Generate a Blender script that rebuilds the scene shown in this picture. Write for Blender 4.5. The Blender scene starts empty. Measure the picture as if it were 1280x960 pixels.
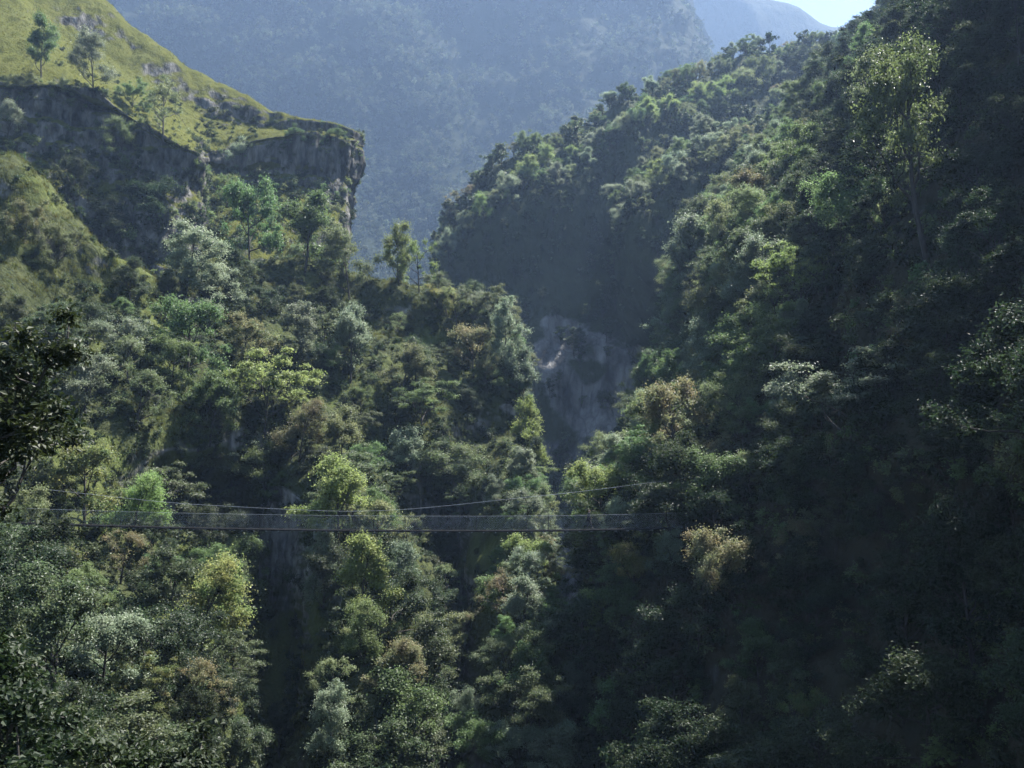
import bpy, bmesh, math, random
import numpy as np
from mathutils import Vector
from mathutils.bvhtree import BVHTree

rng = np.random.default_rng(7)
random.seed(7)
sc = bpy.context.scene
COL = sc.collection
R = math.radians

# ------------------------------------------------------------------ camera
FPX, PITCH = 1229.0, R(8.0)            # focal length in photo pixels (1280 wide), tilt up
cam_d = bpy.data.cameras.new("camera"); cam = bpy.data.objects.new("camera", cam_d); COL.objects.link(cam)
cam_d.sensor_width = 36.0; cam_d.lens = 36.0*FPX/1280.0
cam_d.clip_start = 0.2; cam_d.clip_end = 12000
cam.rotation_euler = (R(90)+PITCH, 0, 0)
sc.camera = cam
CP, SP = math.cos(PITCH), math.sin(PITCH)

def P(px, py, Y):
    """the world point seen towards photo pixel px, py at the distance Y ahead"""
    x, y = (px-640)/FPX, (480-py)/FPX
    d = np.array([x, CP-y*SP, SP+y*CP])
    return d*(Y/d[1])
def ray(px, py):
    return Vector(P(px, py, 1.0)).normalized()
def proj(p):
    p = np.asarray(p); X, Y, Z = p[..., 0], p[..., 1], p[..., 2]
    f = Y*CP+Z*SP; u = -Y*SP+Z*CP
    return 640+FPX*X/f, 480-FPX*u/f

# ------------------------------------------------------------------ noise
def _hash(ix, iy, iz, s):
    h = (ix.astype(np.int64)*374761393 + iy.astype(np.int64)*668265263 + iz.astype(np.int64)*2147483647 + s*974634777) & 0xffffffff
    h = ((h ^ (h >> 13))*1274126177) & 0xffffffff
    return ((h ^ (h >> 16)) & 0xffff)/32767.5-1.0
def vnoise(p, s=0):
    i = np.floor(p).astype(np.int64); f = p-i; f = f*f*f*(f*(f*6-15)+10)
    x, y, z = i[..., 0], i[..., 1], i[..., 2]; fx, fy, fz = f[..., 0], f[..., 1], f[..., 2]
    r = 0
    for dx in (0, 1):
        for dy in (0, 1):
            for dz in (0, 1):
                w = (fx if dx else 1-fx)*(fy if dy else 1-fy)*(fz if dz else 1-fz)
                r = r + w*_hash(x+dx, y+dy, z+dz, s)
    return r
def fbm(p, scale, octs=5, s=0, gain=.5):
    a, r, q = 1.0, 0, np.asarray(p)/scale
    for o in range(octs):
        r = r+a*vnoise(q, s+o); a *= gain; q = q*2.03+11.3
    return r

# ------------------------------------------------------------------ materials
def newmat(name):
    m = bpy.data.materials.new(name); m.use_nodes = True
    nt = m.node_tree; nt.nodes.clear()
    return m, nt, nt.nodes.new("ShaderNodeOutputMaterial")
def N(nt, t, **kw):
    n = nt.nodes.new(t)
    for k, v in kw.items():
        if k[0] == "_": setattr(n, k[1:], v)
        else: n.inputs[k.replace("__", " ")].default_value = v
    return n
def ramp(nt, stops, interp='LINEAR'):
    n = nt.nodes.new("ShaderNodeValToRGB"); e = n.color_ramp.elements; n.color_ramp.interpolation = interp
    while len(e) < len(stops): e.new(.5)
    for el, (p, c) in zip(e, stops):
        el.position = p; el.color = (*c, 1) if len(c) == 3 else c
    return n
def math_(nt, op, a, b=None, clamp=False):
    n = nt.nodes.new("ShaderNodeMath"); n.operation = op; n.use_clamp = clamp
    for i, v in enumerate((a, b)):
        if v is None: continue
        if isinstance(v, (int, float)): n.inputs[i].default_value = v
        else: nt.links.new(v, n.inputs[i])
    return n.outputs[0]
def mixc(nt, f, a, b):
    n = nt.nodes.new("ShaderNodeMix"); n.data_type = 'RGBA'
    for sock, v in ((n.inputs[0], f), (n.inputs[6], a), (n.inputs[7], b)):
        if isinstance(v, (int, float)): sock.default_value = v
        elif isinstance(v, tuple): sock.default_value = (*v, 1)
        else: nt.links.new(v, sock)
    return n.outputs[2]

def leafmat(name, base, alt, trans=.38, rough=.42, spread=.55, spec=.5):
    """a leaf: base / alt colours mixed leaf by leaf, a share of light passing through"""
    m, nt, out = newmat(name); L = nt.links
    geo = nt.nodes.new("ShaderNodeNewGeometry"); oi = nt.nodes.new("ShaderNodeObjectInfo")
    tc = nt.nodes.new("ShaderNodeTexCoord")
    no = N(nt, "ShaderNodeTexNoise", Scale=.45, Detail=2.0); L.new(tc.outputs['Object'], no.inputs['Vector'])
    rp = geo.outputs['Random Per Island']
    f = math_(nt, 'ADD', math_(nt, 'MULTIPLY', rp, .45), math_(nt, 'MULTIPLY', math_(nt, 'SUBTRACT', no.outputs[0], .42), 3.2), True)
    c = mixc(nt, f, base, alt)
    hs = nt.nodes.new("ShaderNodeHueSaturation"); L.new(c, hs.inputs['Color'])
    L.new(math_(nt, 'ADD', math_(nt, 'MULTIPLY', oi.outputs['Random'], .05), .475), hs.inputs['Hue'])
    v = math_(nt, 'ADD', math_(nt, 'MULTIPLY', math_(nt, 'FRACT', math_(nt, 'MULTIPLY', rp, 7.31)), spread), 1-spread*.5)
    v = math_(nt, 'MULTIPLY', v, math_(nt, 'ADD', math_(nt, 'MULTIPLY', math_(nt, 'FRACT', math_(nt, 'MULTIPLY', oi.outputs['Random'], 5.7)), .5), .75))
    L.new(v, hs.inputs['Value'])
    b = N(nt, "ShaderNodeBsdfPrincipled", Roughness=rough); b.inputs['Specular IOR Level'].default_value = spec
    L.new(hs.outputs[0], b.inputs['Base Color'])
    t = nt.nodes.new("ShaderNodeBsdfTranslucent")
    g = nt.nodes.new("ShaderNodeGamma"); g.inputs[1].default_value = .92; L.new(hs.outputs[0], g.inputs[0])
    L.new(g.outputs[0], t.inputs[0])
    mx = nt.nodes.new("ShaderNodeMixShader"); mx.inputs[0].default_value = trans
    L.new(b.outputs[0], mx.inputs[1]); L.new(t.outputs[0], mx.inputs[2]); L.new(mx.outputs[0], out.inputs[0])
    return m

LEAF = {
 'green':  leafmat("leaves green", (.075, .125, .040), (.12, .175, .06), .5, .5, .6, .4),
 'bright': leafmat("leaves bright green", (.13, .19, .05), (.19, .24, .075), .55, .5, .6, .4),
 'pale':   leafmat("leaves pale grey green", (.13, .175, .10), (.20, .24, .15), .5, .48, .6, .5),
 'olive':  leafmat("leaves olive", (.105, .14, .055), (.16, .185, .08), .5, .5, .6, .4),
 'yellow': leafmat("leaves turning yellow", (.105, .155, .048), (.195, .195, .06), .55, .5, .6, .4),
 'russet': leafmat("leaves turning russet", (.11, .135, .055), (.17, .14, .068), .5, .5, .6, .4),
 'dark':   leafmat("leaves dark green for shade", (.016, .030, .011), (.032, .046, .018), .42, .55, .6, .15),  # colour lowered so growth in shade stays nearly black
 'far':    leafmat("leaves of the far wood", (.024, .042, .017), (.045, .064, .026), .45, .5, .5, .35),  # darkened so the ridge's shaded face reads dark
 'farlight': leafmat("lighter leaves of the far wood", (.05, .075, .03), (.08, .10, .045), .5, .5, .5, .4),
}

def barkmat(name, c0, c1):
    m, nt, out = newmat(name); L = nt.links
    tc = nt.nodes.new("ShaderNodeTexCoord"); mp = nt.nodes.new("ShaderNodeMapping"); mp.inputs['Scale'].default_value = (6, 6, 1.2)
    L.new(tc.outputs['Object'], mp.inputs[0])
    no = N(nt, "ShaderNodeTexNoise", Scale=2.0, Detail=6.0); L.new(mp.outputs[0], no.inputs['Vector'])
    r = ramp(nt, [(.3, c0), (.7, c1)]); L.new(no.outputs[0], r.inputs[0])
    b = N(nt, "ShaderNodeBsdfPrincipled", Roughness=.9); L.new(r.outputs[0], b.inputs['Base Color'])
    bp = N(nt, "ShaderNodeBump", Strength=.6, Distance=.05); L.new(no.outputs[0], bp.inputs['Height']); L.new(bp.outputs[0], b.inputs['Normal'])
    L.new(b.outputs[0], out.inputs[0]); return m
BARK = barkmat("bark", (.014, .012, .009), (.045, .038, .03))

def groundmat(name, rock_at=.5, soil=((.035, .035, .018), (.075, .065, .035)), grass=None, rock=((.10, .10, .095), (.30, .29, .27)), sc_=1.0, grassbias=.5, soft=.18, outcrops=()):
    """slope: rock where steep, soil and low growth (and grass) elsewhere"""
    m, nt, out = newmat(name); L = nt.links
    geo = nt.nodes.new("ShaderNodeNewGeometry"); tc = nt.nodes.new("ShaderNodeTexCoord")
    def noise(s, d=6., rough=.6):
        n = N(nt, "ShaderNodeTexNoise", Scale=s, Detail=d, Roughness=rough); L.new(tc.outputs['Object'], n.inputs['Vector']); return n.outputs[0]
    n1, n2, n3, n2b = noise(.35*sc_), noise(.06*sc_), noise(1.7*sc_), noise(.16*sc_, 5., .55)
    r1 = ramp(nt, [(.3, soil[0]), (.7, soil[1])]); L.new(n1, r1.inputs[0]); c = r1.outputs[0]
    if grass:
        g = ramp(nt, [(.25, grass[0]), (.5, grass[1]), (.75, grass[2])]); L.new(math_(nt, 'ADD', math_(nt, 'MULTIPLY', n1, .6), math_(nt, 'MULTIPLY', n3, .4)), g.inputs[0])
        f = ramp(nt, [(grassbias-.08, (0, 0, 0)), (grassbias+.08, (1, 1, 1))]); L.new(n2, f.inputs[0])
        c = mixc(nt, f.outputs[0], c, g.outputs[0])
    mp = nt.nodes.new("ShaderNodeMapping"); mp.inputs['Scale'].default_value = (.5*sc_, .5*sc_, .14*sc_); L.new(tc.outputs['Object'], mp.inputs[0])
    nr = N(nt, "ShaderNodeTexNoise", Scale=1.0, Detail=7.0, Roughness=.58); L.new(mp.outputs[0], nr.inputs['Vector'])
    rr = ramp(nt, [(.32, tuple(.35*v for v in rock[0])), (.42, rock[0]), (.52, tuple(.6*a+.4*b for a, b in zip(*rock))), (.68, rock[1])]); L.new(nr.outputs[0], rr.inputs[0])
    vo = N(nt, "ShaderNodeTexVoronoi", Scale=1.3, _feature='DISTANCE_TO_EDGE'); wv = nt.nodes.new("ShaderNodeVectorMath"); wv.operation = 'ADD'
    wn = N(nt, "ShaderNodeTexNoise", Scale=.8, Detail=4.0); L.new(mp.outputs[0], wn.inputs['Vector']); L.new(mp.outputs[0], wv.inputs[0]); L.new(wn.outputs['Color'], wv.inputs[1]); L.new(wv.outputs[0], vo.inputs['Vector'])
    ck = ramp(nt, [(0., (.72, .72, .72)), (.12, (1, 1, 1))]); L.new(vo.outputs['Distance'], ck.inputs[0])
    mk = nt.nodes.new("ShaderNodeMix"); mk.data_type = 'RGBA'; mk.blend_type = 'MULTIPLY'; mk.inputs[0].default_value = 1.; L.new(rr.outputs[0], mk.inputs[6]); L.new(ck.outputs[0], mk.inputs[7])
    rockc = mk.outputs[2]
    sx = nt.nodes.new("ShaderNodeSeparateXYZ"); L.new(geo.outputs['Normal'], sx.inputs[0])
    st = math_(nt, 'ADD', math_(nt, 'ABSOLUTE', sx.outputs[2]), math_(nt, 'MULTIPLY', math_(nt, 'SUBTRACT', n2, .5), .7))
    fr = ramp(nt, [(max(0, rock_at-soft), (1, 1, 1)), (rock_at+.02, (0, 0, 0))] if rock_at > 0 else [(0, (0, 0, 0)), (1, (0, 0, 0))]); L.new(st, fr.inputs[0])
    fac = fr.outputs[0]
    for (ctr, rad) in outcrops:                  # bare rock showing round these places
        vd = nt.nodes.new("ShaderNodeVectorMath"); vd.operation = 'DISTANCE'; L.new(tc.outputs['Object'], vd.inputs[0]); vd.inputs[1].default_value = tuple(ctr)
        e = math_(nt, 'ADD', math_(nt, 'DIVIDE', vd.outputs['Value'], rad), math_(nt, 'MULTIPLY', math_(nt, 'SUBTRACT', n2b, .5), 4.0))
        q = ramp(nt, [(.62, (1, 1, 1)), (.95, (0, 0, 0))]); L.new(e, q.inputs[0]); fac = math_(nt, 'MAXIMUM', fac, q.outputs[0])
    c = mixc(nt, fac, c, rockc)
    b = N(nt, "ShaderNodeBsdfPrincipled", Roughness=.95); b.inputs['Specular IOR Level'].default_value = .04
    L.new(c, b.inputs['Base Color'])
    h = math_(nt, 'ADD', math_(nt, 'ADD', math_(nt, 'MULTIPLY', nr.outputs[0], 1.2), math_(nt, 'MULTIPLY', ck.outputs[0], .35)), math_(nt, 'MULTIPLY', n3, .4))
    bp = N(nt, "ShaderNodeBump", Strength=.8, Distance=.8/sc_); L.new(h, bp.inputs['Height']); L.new(bp.outputs[0], b.inputs['Normal'])
    L.new(b.outputs[0], out.inputs[0]); return m

def plainmat(name, c, rough=.6, metal=0., var=.3, spec=.5):
    m, nt, out = newmat(name); L = nt.links
    tc = nt.nodes.new("ShaderNodeTexCoord"); no = N(nt, "ShaderNodeTexNoise", Scale=3.0, Detail=4.0); L.new(tc.outputs['Object'], no.inputs['Vector'])
    r = ramp(nt, [(.3, tuple(v*(1-var) for v in c)), (.7, tuple(min(1, v*(1+var)) for v in c))]); L.new(no.outputs[0], r.inputs[0])
    b = N(nt, "ShaderNodeBsdfPrincipled", Roughness=rough, Metallic=metal); b.inputs['Specular IOR Level'].default_value = spec; L.new(r.outputs[0], b.inputs['Base Color'])
    L.new(b.outputs[0], out.inputs[0]); return m

# ------------------------------------------------------------------ mesh helpers
def mesh_np(name, V, F, mats, mi=None, smooth=False):
    """V (n,3); F list of index arrays (k,3) or (k,4)"""
    me = bpy.data.meshes.new(name)
    V = np.asarray(V, np.float32); Fs = [np.asarray(f, np.int32) for f in F if len(f)]
    loops = np.concatenate([f.ravel() for f in Fs]); tot = np.concatenate([np.full(len(f), f.shape[1], np.int32) for f in Fs])
    start = np.concatenate([[0], np.cumsum(tot)[:-1]]).astype(np.int32)
    me.vertices.add(len(V)); me.vertices.foreach_set("co", V.ravel())
    me.loops.add(len(loops)); me.loops.foreach_set("vertex_index", loops)
    me.polygons.add(len(tot)); me.polygons.foreach_set("loop_start", start); me.polygons.foreach_set("loop_total", tot)
    for m in mats: me.materials.append(m)
    if mi is not None: me.polygons.foreach_set("material_index", np.asarray(mi, np.int32))
    me.polygons.foreach_set("use_smooth", np.full(len(tot), smooth))
    me.update(calc_edges=True); me.validate()
    return me
def link(name, me, parent=None):
    o = bpy.data.objects.new(name, me); COL.objects.link(o)
    if parent: o.parent = parent
    return o
def tag(o, label=None, cat=None, group=None, kind=None):
    if label: o["label"] = label
    if cat: o["category"] = cat
    if group: o["group"] = group
    if kind: o["kind"] = kind
    return o

class MB:
    def __init__(s): s.V, s.F4, s.n = [], [], 0
    def add(s, V, F):
        s.V.append(np.asarray(V, float)); s.F4.append(np.asarray(F, int)+s.n); s.n += len(V)
    def box(s, c, d, rz=0.):
        x, y, z = np.array(d)/2.
        V = np.array([[a*x, b*y, e*z] for a in (-1, 1) for b in (-1, 1) for e in (-1, 1)])
        ca, sa = math.cos(rz), math.sin(rz)
        V = V @ np.array([[ca, sa, 0], [-sa, ca, 0], [0, 0, 1]]) + np.array(c)
        s.add(V, [[0, 1, 3, 2], [4, 6, 7, 5], [0, 4, 5, 1], [2, 3, 7, 6], [0, 2, 6, 4], [1, 5, 7, 3]])
    def tube(s, pts, rad, k=6):
        pts = np.asarray(pts, float); n = len(pts); rad = np.broadcast_to(rad, n)
        t = np.gradient(pts, axis=0); t /= np.linalg.norm(t, axis=1, keepdims=True)+1e-9
        up = np.where(np.abs(t[:, 2:3]) > .9, [[1., 0, 0]], [[0, 0, 1.]])
        a = np.cross(t, up); a /= np.linalg.norm(a, axis=1, keepdims=True)+1e-9; b = np.cross(t, a)
        th = np.arange(k)*2*np.pi/k
        V = (pts[:, None] + rad[:, None, None]*(np.cos(th)[None, :, None]*a[:, None]+np.sin(th)[None, :, None]*b[:, None])).reshape(-1, 3)
        i = np.arange(n-1)[:, None]*k; j = np.arange(k)[None]; j2 = (j+1) % k
        s.add(V, np.stack([i+j, i+j2, i+k+j2, i+k+j], -1).reshape(-1, 4))
    def mesh(s, name, mats, smooth=False):
        return mesh_np(name, np.concatenate(s.V), [np.concatenate(s.F4)], mats, None, smooth)

# ------------------------------------------------------------------ landforms: control nets of (px, py, distance)
def cr(A, n):
    """Catmull-Rom along axis 0 through the control points"""
    k = len(A); t = np.linspace(0, k-1, n); i = np.clip(np.floor(t).astype(int), 0, k-2); f = (t-i).reshape((-1,)+(1,)*(A.ndim-1))
    g = lambda j: A[np.clip(j, 0, k-1)]
    p0, p1, p2, p3 = g(i-1), g(i), g(i+1), g(i+2)
    return .5*((2*p1)+(-p0+p2)*f+(2*p0-5*p1+4*p2-p3)*f**2+(-p0+3*p1-3*p2+p3)*f**3)
LAND = {}
def landform(key, name, rows, nu, nv, mat, amp, scale, seed, kind='structure', octs=6, strata=0., crag=1.):
    net = np.array([[P(*q) for q in r] for r in rows])
    G = cr(net, nv); G = np.swapaxes(cr(np.swapaxes(G, 0, 1), nu), 0, 1)        # nv x nu x 3
    def normals(G):
        du = np.gradient(G, axis=1); dv = np.gradient(G, axis=0); n = np.cross(dv, du); n /= np.linalg.norm(n, axis=-1, keepdims=True)+1e-9
        return n
    n = normals(G)
    if (n[..., 2].mean() < 0): n = -n
    d = fbm(G*np.array([1, 1, .55]), scale, octs, seed)
    d = d + .5*(1-2*np.abs(fbm(G*np.array([1, 1, .4]), scale*.6, 4, seed+50)))
    if strata: d = d+strata*np.clip((1-np.abs(n[..., 2]))*3-1.2, 0, 1)*vnoise(np.stack([G[..., 0]*.01, G[..., 1]*.01, G[..., 2]*.35], -1), seed+9)
    st = 1-np.abs(n[..., 2])
    G = G+n*(amp*d*(1+(crag-1)*np.clip(st*1.6-.4, 0, 1)))[..., None]
    n = normals(G)
    if (n[..., 2].mean() < 0): n = -n
    i = np.arange(nv-1)[:, None]*nu+np.arange(nu-1)[None]
    F = np.stack([i, i+1, i+nu+1, i+nu], -1).reshape(-1, 4)
    me = mesh_np(name, G.reshape(-1, 3), [F], [mat], None, True)
    o = link(name, me); tag(o, kind=kind)
    bvh = BVHTree.FromPolygons([tuple(v) for v in G.reshape(-1, 3)], [tuple(f) for f in F])
    LAND[key] = dict(o=o, G=G, n=n, bvh=bvh)
    return o

M_slope = groundmat("wooded slope ground", .2, soil=((.026, .034, .014), (.045, .05, .022)), grass=((.04, .055, .016), (.07, .085, .025), (.11, .115, .035)), grassbias=.56)
M_dark = groundmat("slope ground darkened for shade", -1., soil=((.020, .022, .012), (.045, .040, .024)), rock=((.07, .07, .068), (.24, .23, .22)), soft=.1,  # darker soil and rock carry this slope's shade in their colour
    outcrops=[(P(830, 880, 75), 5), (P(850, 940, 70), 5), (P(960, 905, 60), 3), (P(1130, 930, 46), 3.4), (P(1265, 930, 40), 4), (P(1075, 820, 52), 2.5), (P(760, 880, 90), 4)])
M_meadow = groundmat("meadow ground", .55, soil=((.048, .050, .012), (.060, .060, .015)), grass=((.046, .054, .011), (.058, .063, .013), (.078, .076, .017)), rock=((.05, .05, .046), (.17, .165, .15)), grassbias=.36, soft=.12)
M_far = groundmat("far mountain ground", -1., soil=((.007, .012, .005), (.010, .015, .006)), grass=((.008, .014, .005), (.012, .017, .006), (.016, .020, .007)), rock=((.06, .06, .055), (.15, .145, .13)), sc_=.16, grassbias=.42, soft=.1)  # near-black ground colour stands for shade under the trees
M_wall = groundmat("gorge wall", -1., soil=((.022, .03, .014), (.04, .048, .024)), rock=((.09, .09, .088), (.25, .245, .235)), sc_=.4, soft=.1,
                   outcrops=[(P(715, 460, 300), 20), (P(745, 520, 292), 22), (P(790, 520, 292), 14), (P(725, 740, 262), 16)])
# wooded slope on the near side of the gorge, falling from the meadow spur to the river
landform('left', "slope", [
 [(-320, 330, 215), (-20, 390, 205), (110, 420, 205), (200, 440, 208), (270, 420, 214), (330, 390, 228), (410, 400, 230), (490, 420, 228), (560, 420, 222), (620, 450, 214), (635, 470, 216)],
 [(-320, 90, 150), (-10, 212, 140), (60, 258, 140), (125, 312, 142), (200, 352, 147), (280, 335, 165), (380, 335, 186), (470, 362, 184), (545, 368, 180), (618, 392, 174), (634, 412, 200)],
 [(-320, 260, 112), (0, 330, 124), (120, 365, 132), (200, 400, 138), (270, 400, 150), (340, 380, 166), (420, 395, 172), (500, 400, 172), (570, 400, 170), (640, 430, 170), (652, 440, 196)],
 [(-320, 420, 88), (0, 440, 110), (130, 450, 120), (220, 450, 126), (300, 450, 134), (380, 450, 146), (460, 455, 156), (540, 455, 164), (592, 460, 162), (651, 478, 164), (661, 482, 190)],
 [(-320, 560, 72), (0, 560, 98), (140, 560, 108), (230, 560, 118), (310, 560, 127), (390, 560, 128), (470, 560, 142), (540, 560, 142), (588, 560, 150), (641, 545, 156), (651, 545, 182)],
 [(-320, 660, 58), (0, 655, 90), (140, 655, 101), (230, 655, 124), (310, 655, 131), (400, 655, 106), (470, 655, 118), (550, 655, 147), (600, 655, 134), (651, 655, 118), (669, 655, 144)],
 [(-320, 800, 40), (0, 800, 66), (150, 800, 76), (245, 800, 86), (335, 800, 118), (430, 800, 90), (500, 800, 93), (572, 800, 132), (612, 800, 108), (673, 800, 102), (689, 800, 128)],
 [(-320, 960, 24), (0, 960, 44), (150, 960, 56), (245, 960, 67), (340, 960, 98), (430, 960, 75), (505, 960, 77), (572, 960, 117), (620, 960, 92), (689, 960, 90), (703, 960, 115)],
 [(-320, 1300, 9), (-40, 1300, 20), (130, 1300, 30), (245, 1300, 42), (340, 1300, 56), (430, 1300, 54), (505, 1300, 56), (590, 1300, 78), (645, 1300, 72), (720, 1300, 74), (730, 1300, 96)],
 [(-320, 2200, 3), (-40, 2200, 10), (130, 2200, 18), (245, 2200, 25), (340, 2200, 34), (430, 2200, 36), (505, 2200, 40), (590, 2000, 55), (645, 1900, 55), (720, 1800, 58), (730, 1800, 76)],
], 260, 300, M_slope, 1.5, 14, 3)

# upper meadow with the two crags under it
landform('meadow', "hill", [
 [(-330, 60, 420), (0, 120, 400), (60, 140, 390), (130, 170, 380), (190, 210, 372), (250, 240, 365), (290, 250, 355), (360, 270, 330), (418, 280, 305), (436, 270, 290), (440, 275, 284)],
 [(-330, -300, 335), (-20, -100, 312), (50, -45, 305), (122, 0, 296), (182, 50, 288), (250, 93, 280), (300, 122, 273), (378, 156, 263), (414, 164, 257), (438, 170, 254), (441, 178, 262)],
 [(-330, -140, 280), (-20, -20, 265), (50, 20, 262), (110, 60, 260), (165, 95, 256), (228, 140, 251), (275, 155, 256), (362, 164, 254), (410, 166, 252), (438, 173, 250), (442, 182, 259)],
 [(-330, 30, 222), (-20, 92, 210), (55, 98, 211), (108, 112, 213), (160, 140, 214), (238, 184, 213), (264, 184, 240), (358, 168, 243), (406, 168, 246), (437, 177, 248), (442, 186, 258)],
 [(-330, 55, 218), (-20, 102, 207), (55, 108, 208), (108, 122, 210), (162, 152, 211), (243, 200, 211), (266, 198, 239), (358, 178, 242), (406, 176, 245), (439, 187, 247), (443, 198, 257)],
 [(-330, 170, 214), (-20, 170, 204), (55, 178, 204), (108, 195, 206), (164, 220, 207), (240, 248, 209), (268, 240, 238), (356, 220, 241), (404, 222, 244), (435, 226, 246), (438, 232, 256)],
 [(-330, 240, 204), (-20, 235, 199), (55, 245, 199), (108, 262, 201), (164, 282, 202), (236, 300, 204), (272, 268, 226), (356, 245, 236), (402, 250, 239), (430, 258, 243), (434, 264, 254)],
 [(-330, 340, 188), (-20, 340, 193), (55, 350, 193), (108, 362, 195), (164, 370, 196), (228, 375, 198), (285, 320, 208), (362, 300, 218), (402, 300, 222), (428, 300, 230), (434, 304, 244)],
 [(-330, 520, 178), (-20, 520, 170), (55, 520, 170), (108, 520, 172), (160, 520, 174), (225, 520, 178), (290, 520, 190), (366, 520, 198), (402, 520, 202), (428, 520, 208), (436, 520, 222)],
], 330, 380, M_meadow, .8, 13, 21, strata=.5, crag=2.6, octs=7)

# dark slope across the gorge
landform('right', "slope", [
 [(1230, 60, 400), (1260, -40, 400), (1330, -140, 300), (1430, -300, 210), (1540, -360, 165), (1700, -380, 125), (2000, -380, 95), (2600, -350, 65)],
 [(1230, -60, 350), (1215, -100, 310), (1256, -160, 212), (1310, -250, 138), (1400, -340, 106), (1560, -400, 80), (1850, -430, 58), (2400, -430, 40)],  # unseen upper slope, raised and steepened to shade what lies below
 [(1150, 40, 300), (1124, 20, 250), (1146, 4, 205), (1180, 0, 150), (1225, 0, 112), (1330, 0, 88), (1560, 0, 64), (2100, 0, 42)],
 [(1030, 180, 280), (1002, 150, 225), (1040, 150, 180), (1090, 150, 138), (1160, 150, 104), (1290, 150, 80), (1530, 150, 58), (2050, 150, 37)],
 [(902, 320, 240), (878, 300, 198), (919, 300, 160), (970, 300, 126), (1080, 300, 97), (1260, 300, 73), (1500, 300, 53), (2000, 300, 33)],
 [(861, 460, 220), (842, 450, 180), (874, 450, 146), (920, 450, 118), (1040, 450, 92), (1240, 450, 68), (1480, 450, 48), (2000, 450, 30)],
 [(816, 570, 175), (794, 560, 138), (828, 560, 118), (880, 560, 106), (1010, 560, 83), (1220, 560, 62), (1470, 560, 44), (2000, 560, 27)],
 [(787, 655, 140), (752, 645, 110), (786, 655, 100), (850, 655, 92), (980, 655, 82), (1200, 655, 66), (1470, 655, 46), (2000, 655, 26)],
 [(792, 760, 125), (760, 752, 100), (788, 760, 92), (850, 760, 87), (980, 760, 79), (1200, 760, 66), (1470, 760, 46), (2000, 760, 25)],
 [(762, 960, 112), (734, 960, 94), (774, 960, 86), (830, 960, 80), (960, 960, 72), (1200, 960, 58), (1470, 960, 40), (2000, 960, 21)],
 [(757, 1300, 94), (738, 1300, 80), (774, 1300, 72), (830, 1300, 66), (960, 1300, 58), (1200, 1300, 46), (1470, 1300, 32), (2000, 1300, 16)],
 [(781, 1800, 76), (764, 1800, 64), (792, 1800, 58), (830, 1800, 52), (960, 1800, 44), (1200, 1800, 34), (1470, 1800, 23), (2000, 1800, 12)],
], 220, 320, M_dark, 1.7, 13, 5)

# wooded ridge behind, ending in the pale gorge wall
landform('ridge', "hill", [
 [(548, 420, 420), (580, 420, 430), (650, 420, 440), (720, 420, 450), (800, 380, 470), (900, 340, 490), (1000, 300, 510), (1080, 250, 520), (1200, 150, 530), (1400, 0, 540)],
 [(548, 318, 350), (572, 282, 345), (640, 222, 352), (700, 195, 358), (780, 148, 372), (860, 122, 388), (940, 92, 402), (1010, 76, 416), (1090, 40, 430), (1350, -200, 460)],
 [(548, 330, 330), (576, 302, 318), (642, 244, 322), (702, 217, 327), (781, 171, 340), (861, 145, 355), (941, 116, 368), (1010, 98, 380), (1090, 62, 392), (1350, -170, 430)],
 [(547, 345, 322), (576, 325, 308), (641, 272, 311), (701, 246, 315), (781, 202, 326), (861, 176, 339), (941, 148, 352), (1010, 128, 363), (1090, 92, 376), (1350, -130, 415)],
 [(548, 420, 326), (580, 410, 314), (640, 380, 312), (700, 355, 312), (770, 345, 314), (850, 330, 318), (940, 310, 325), (1010, 300, 332), (1090, 280, 340), (1350, 100, 370)],
 [(556, 500, 316), (590, 490, 304), (640, 470, 300), (700, 450, 298), (760, 440, 296), (840, 430, 296), (940, 420, 300), (1010, 420, 305), (1090, 400, 310), (1350, 300, 330)],
 [(570, 600, 306), (600, 590, 296), (640, 580, 292), (700, 560, 290), (760, 555, 286), (830, 550, 284), (940, 540, 284), (1010, 540, 286), (1090, 520, 290), (1350, 450, 300)],
 [(580, 760, 290), (610, 760, 280), (650, 740, 272), (705, 720, 262), (760, 720, 254), (830, 720, 254), (940, 720, 258), (1010, 720, 262), (1090, 720, 266), (1350, 700, 270)],
 [(590, 960, 270), (620, 960, 255), (660, 960, 235), (712, 960, 215), (760, 960, 205), (830, 960, 205), (940, 960, 210), (1010, 960, 215), (1090, 960, 220), (1350, 960, 225)],
], 220, 240, M_wall, 3.2, 30, 11, strata=.05)
# nearer wooded rib on that ridge
landform('rib', "hill", [
 [(775, 330, 330), (800, 320, 335), (830, 300, 338), (860, 290, 340), (900, 280, 345), (950, 270, 350), (1020, 240, 355), (1120, 200, 360)],
 [(770, 275, 292), (788, 250, 290), (812, 222, 290), (850, 200, 290), (890, 182, 290), (935, 172, 290), (1010, 140, 292), (1120, 80, 300)],
 [(771, 290, 278), (790, 268, 268), (820, 243, 266), (858, 225, 264), (898, 208, 263), (943, 200, 262), (1016, 168, 264), (1120, 110, 272)],
 [(773, 310, 270), (793, 292, 257), (824, 272, 254), (861, 254, 252), (901, 238, 251), (946, 230, 249), (1018, 196, 252), (1120, 140, 260)],
 [(785, 390, 278), (815, 390, 262), (845, 385, 256), (880, 375, 251), (920, 365, 249), (960, 355, 247), (1030, 340, 248), (1120, 320, 255)],
 [(810, 500, 300), (840, 500, 290), (870, 500, 282), (900, 500, 275), (940, 500, 270), (980, 500, 265), (1040, 500, 262), (1120, 500, 262)],
], 120, 120, M_wall, 2.5, 18, 31)

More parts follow.
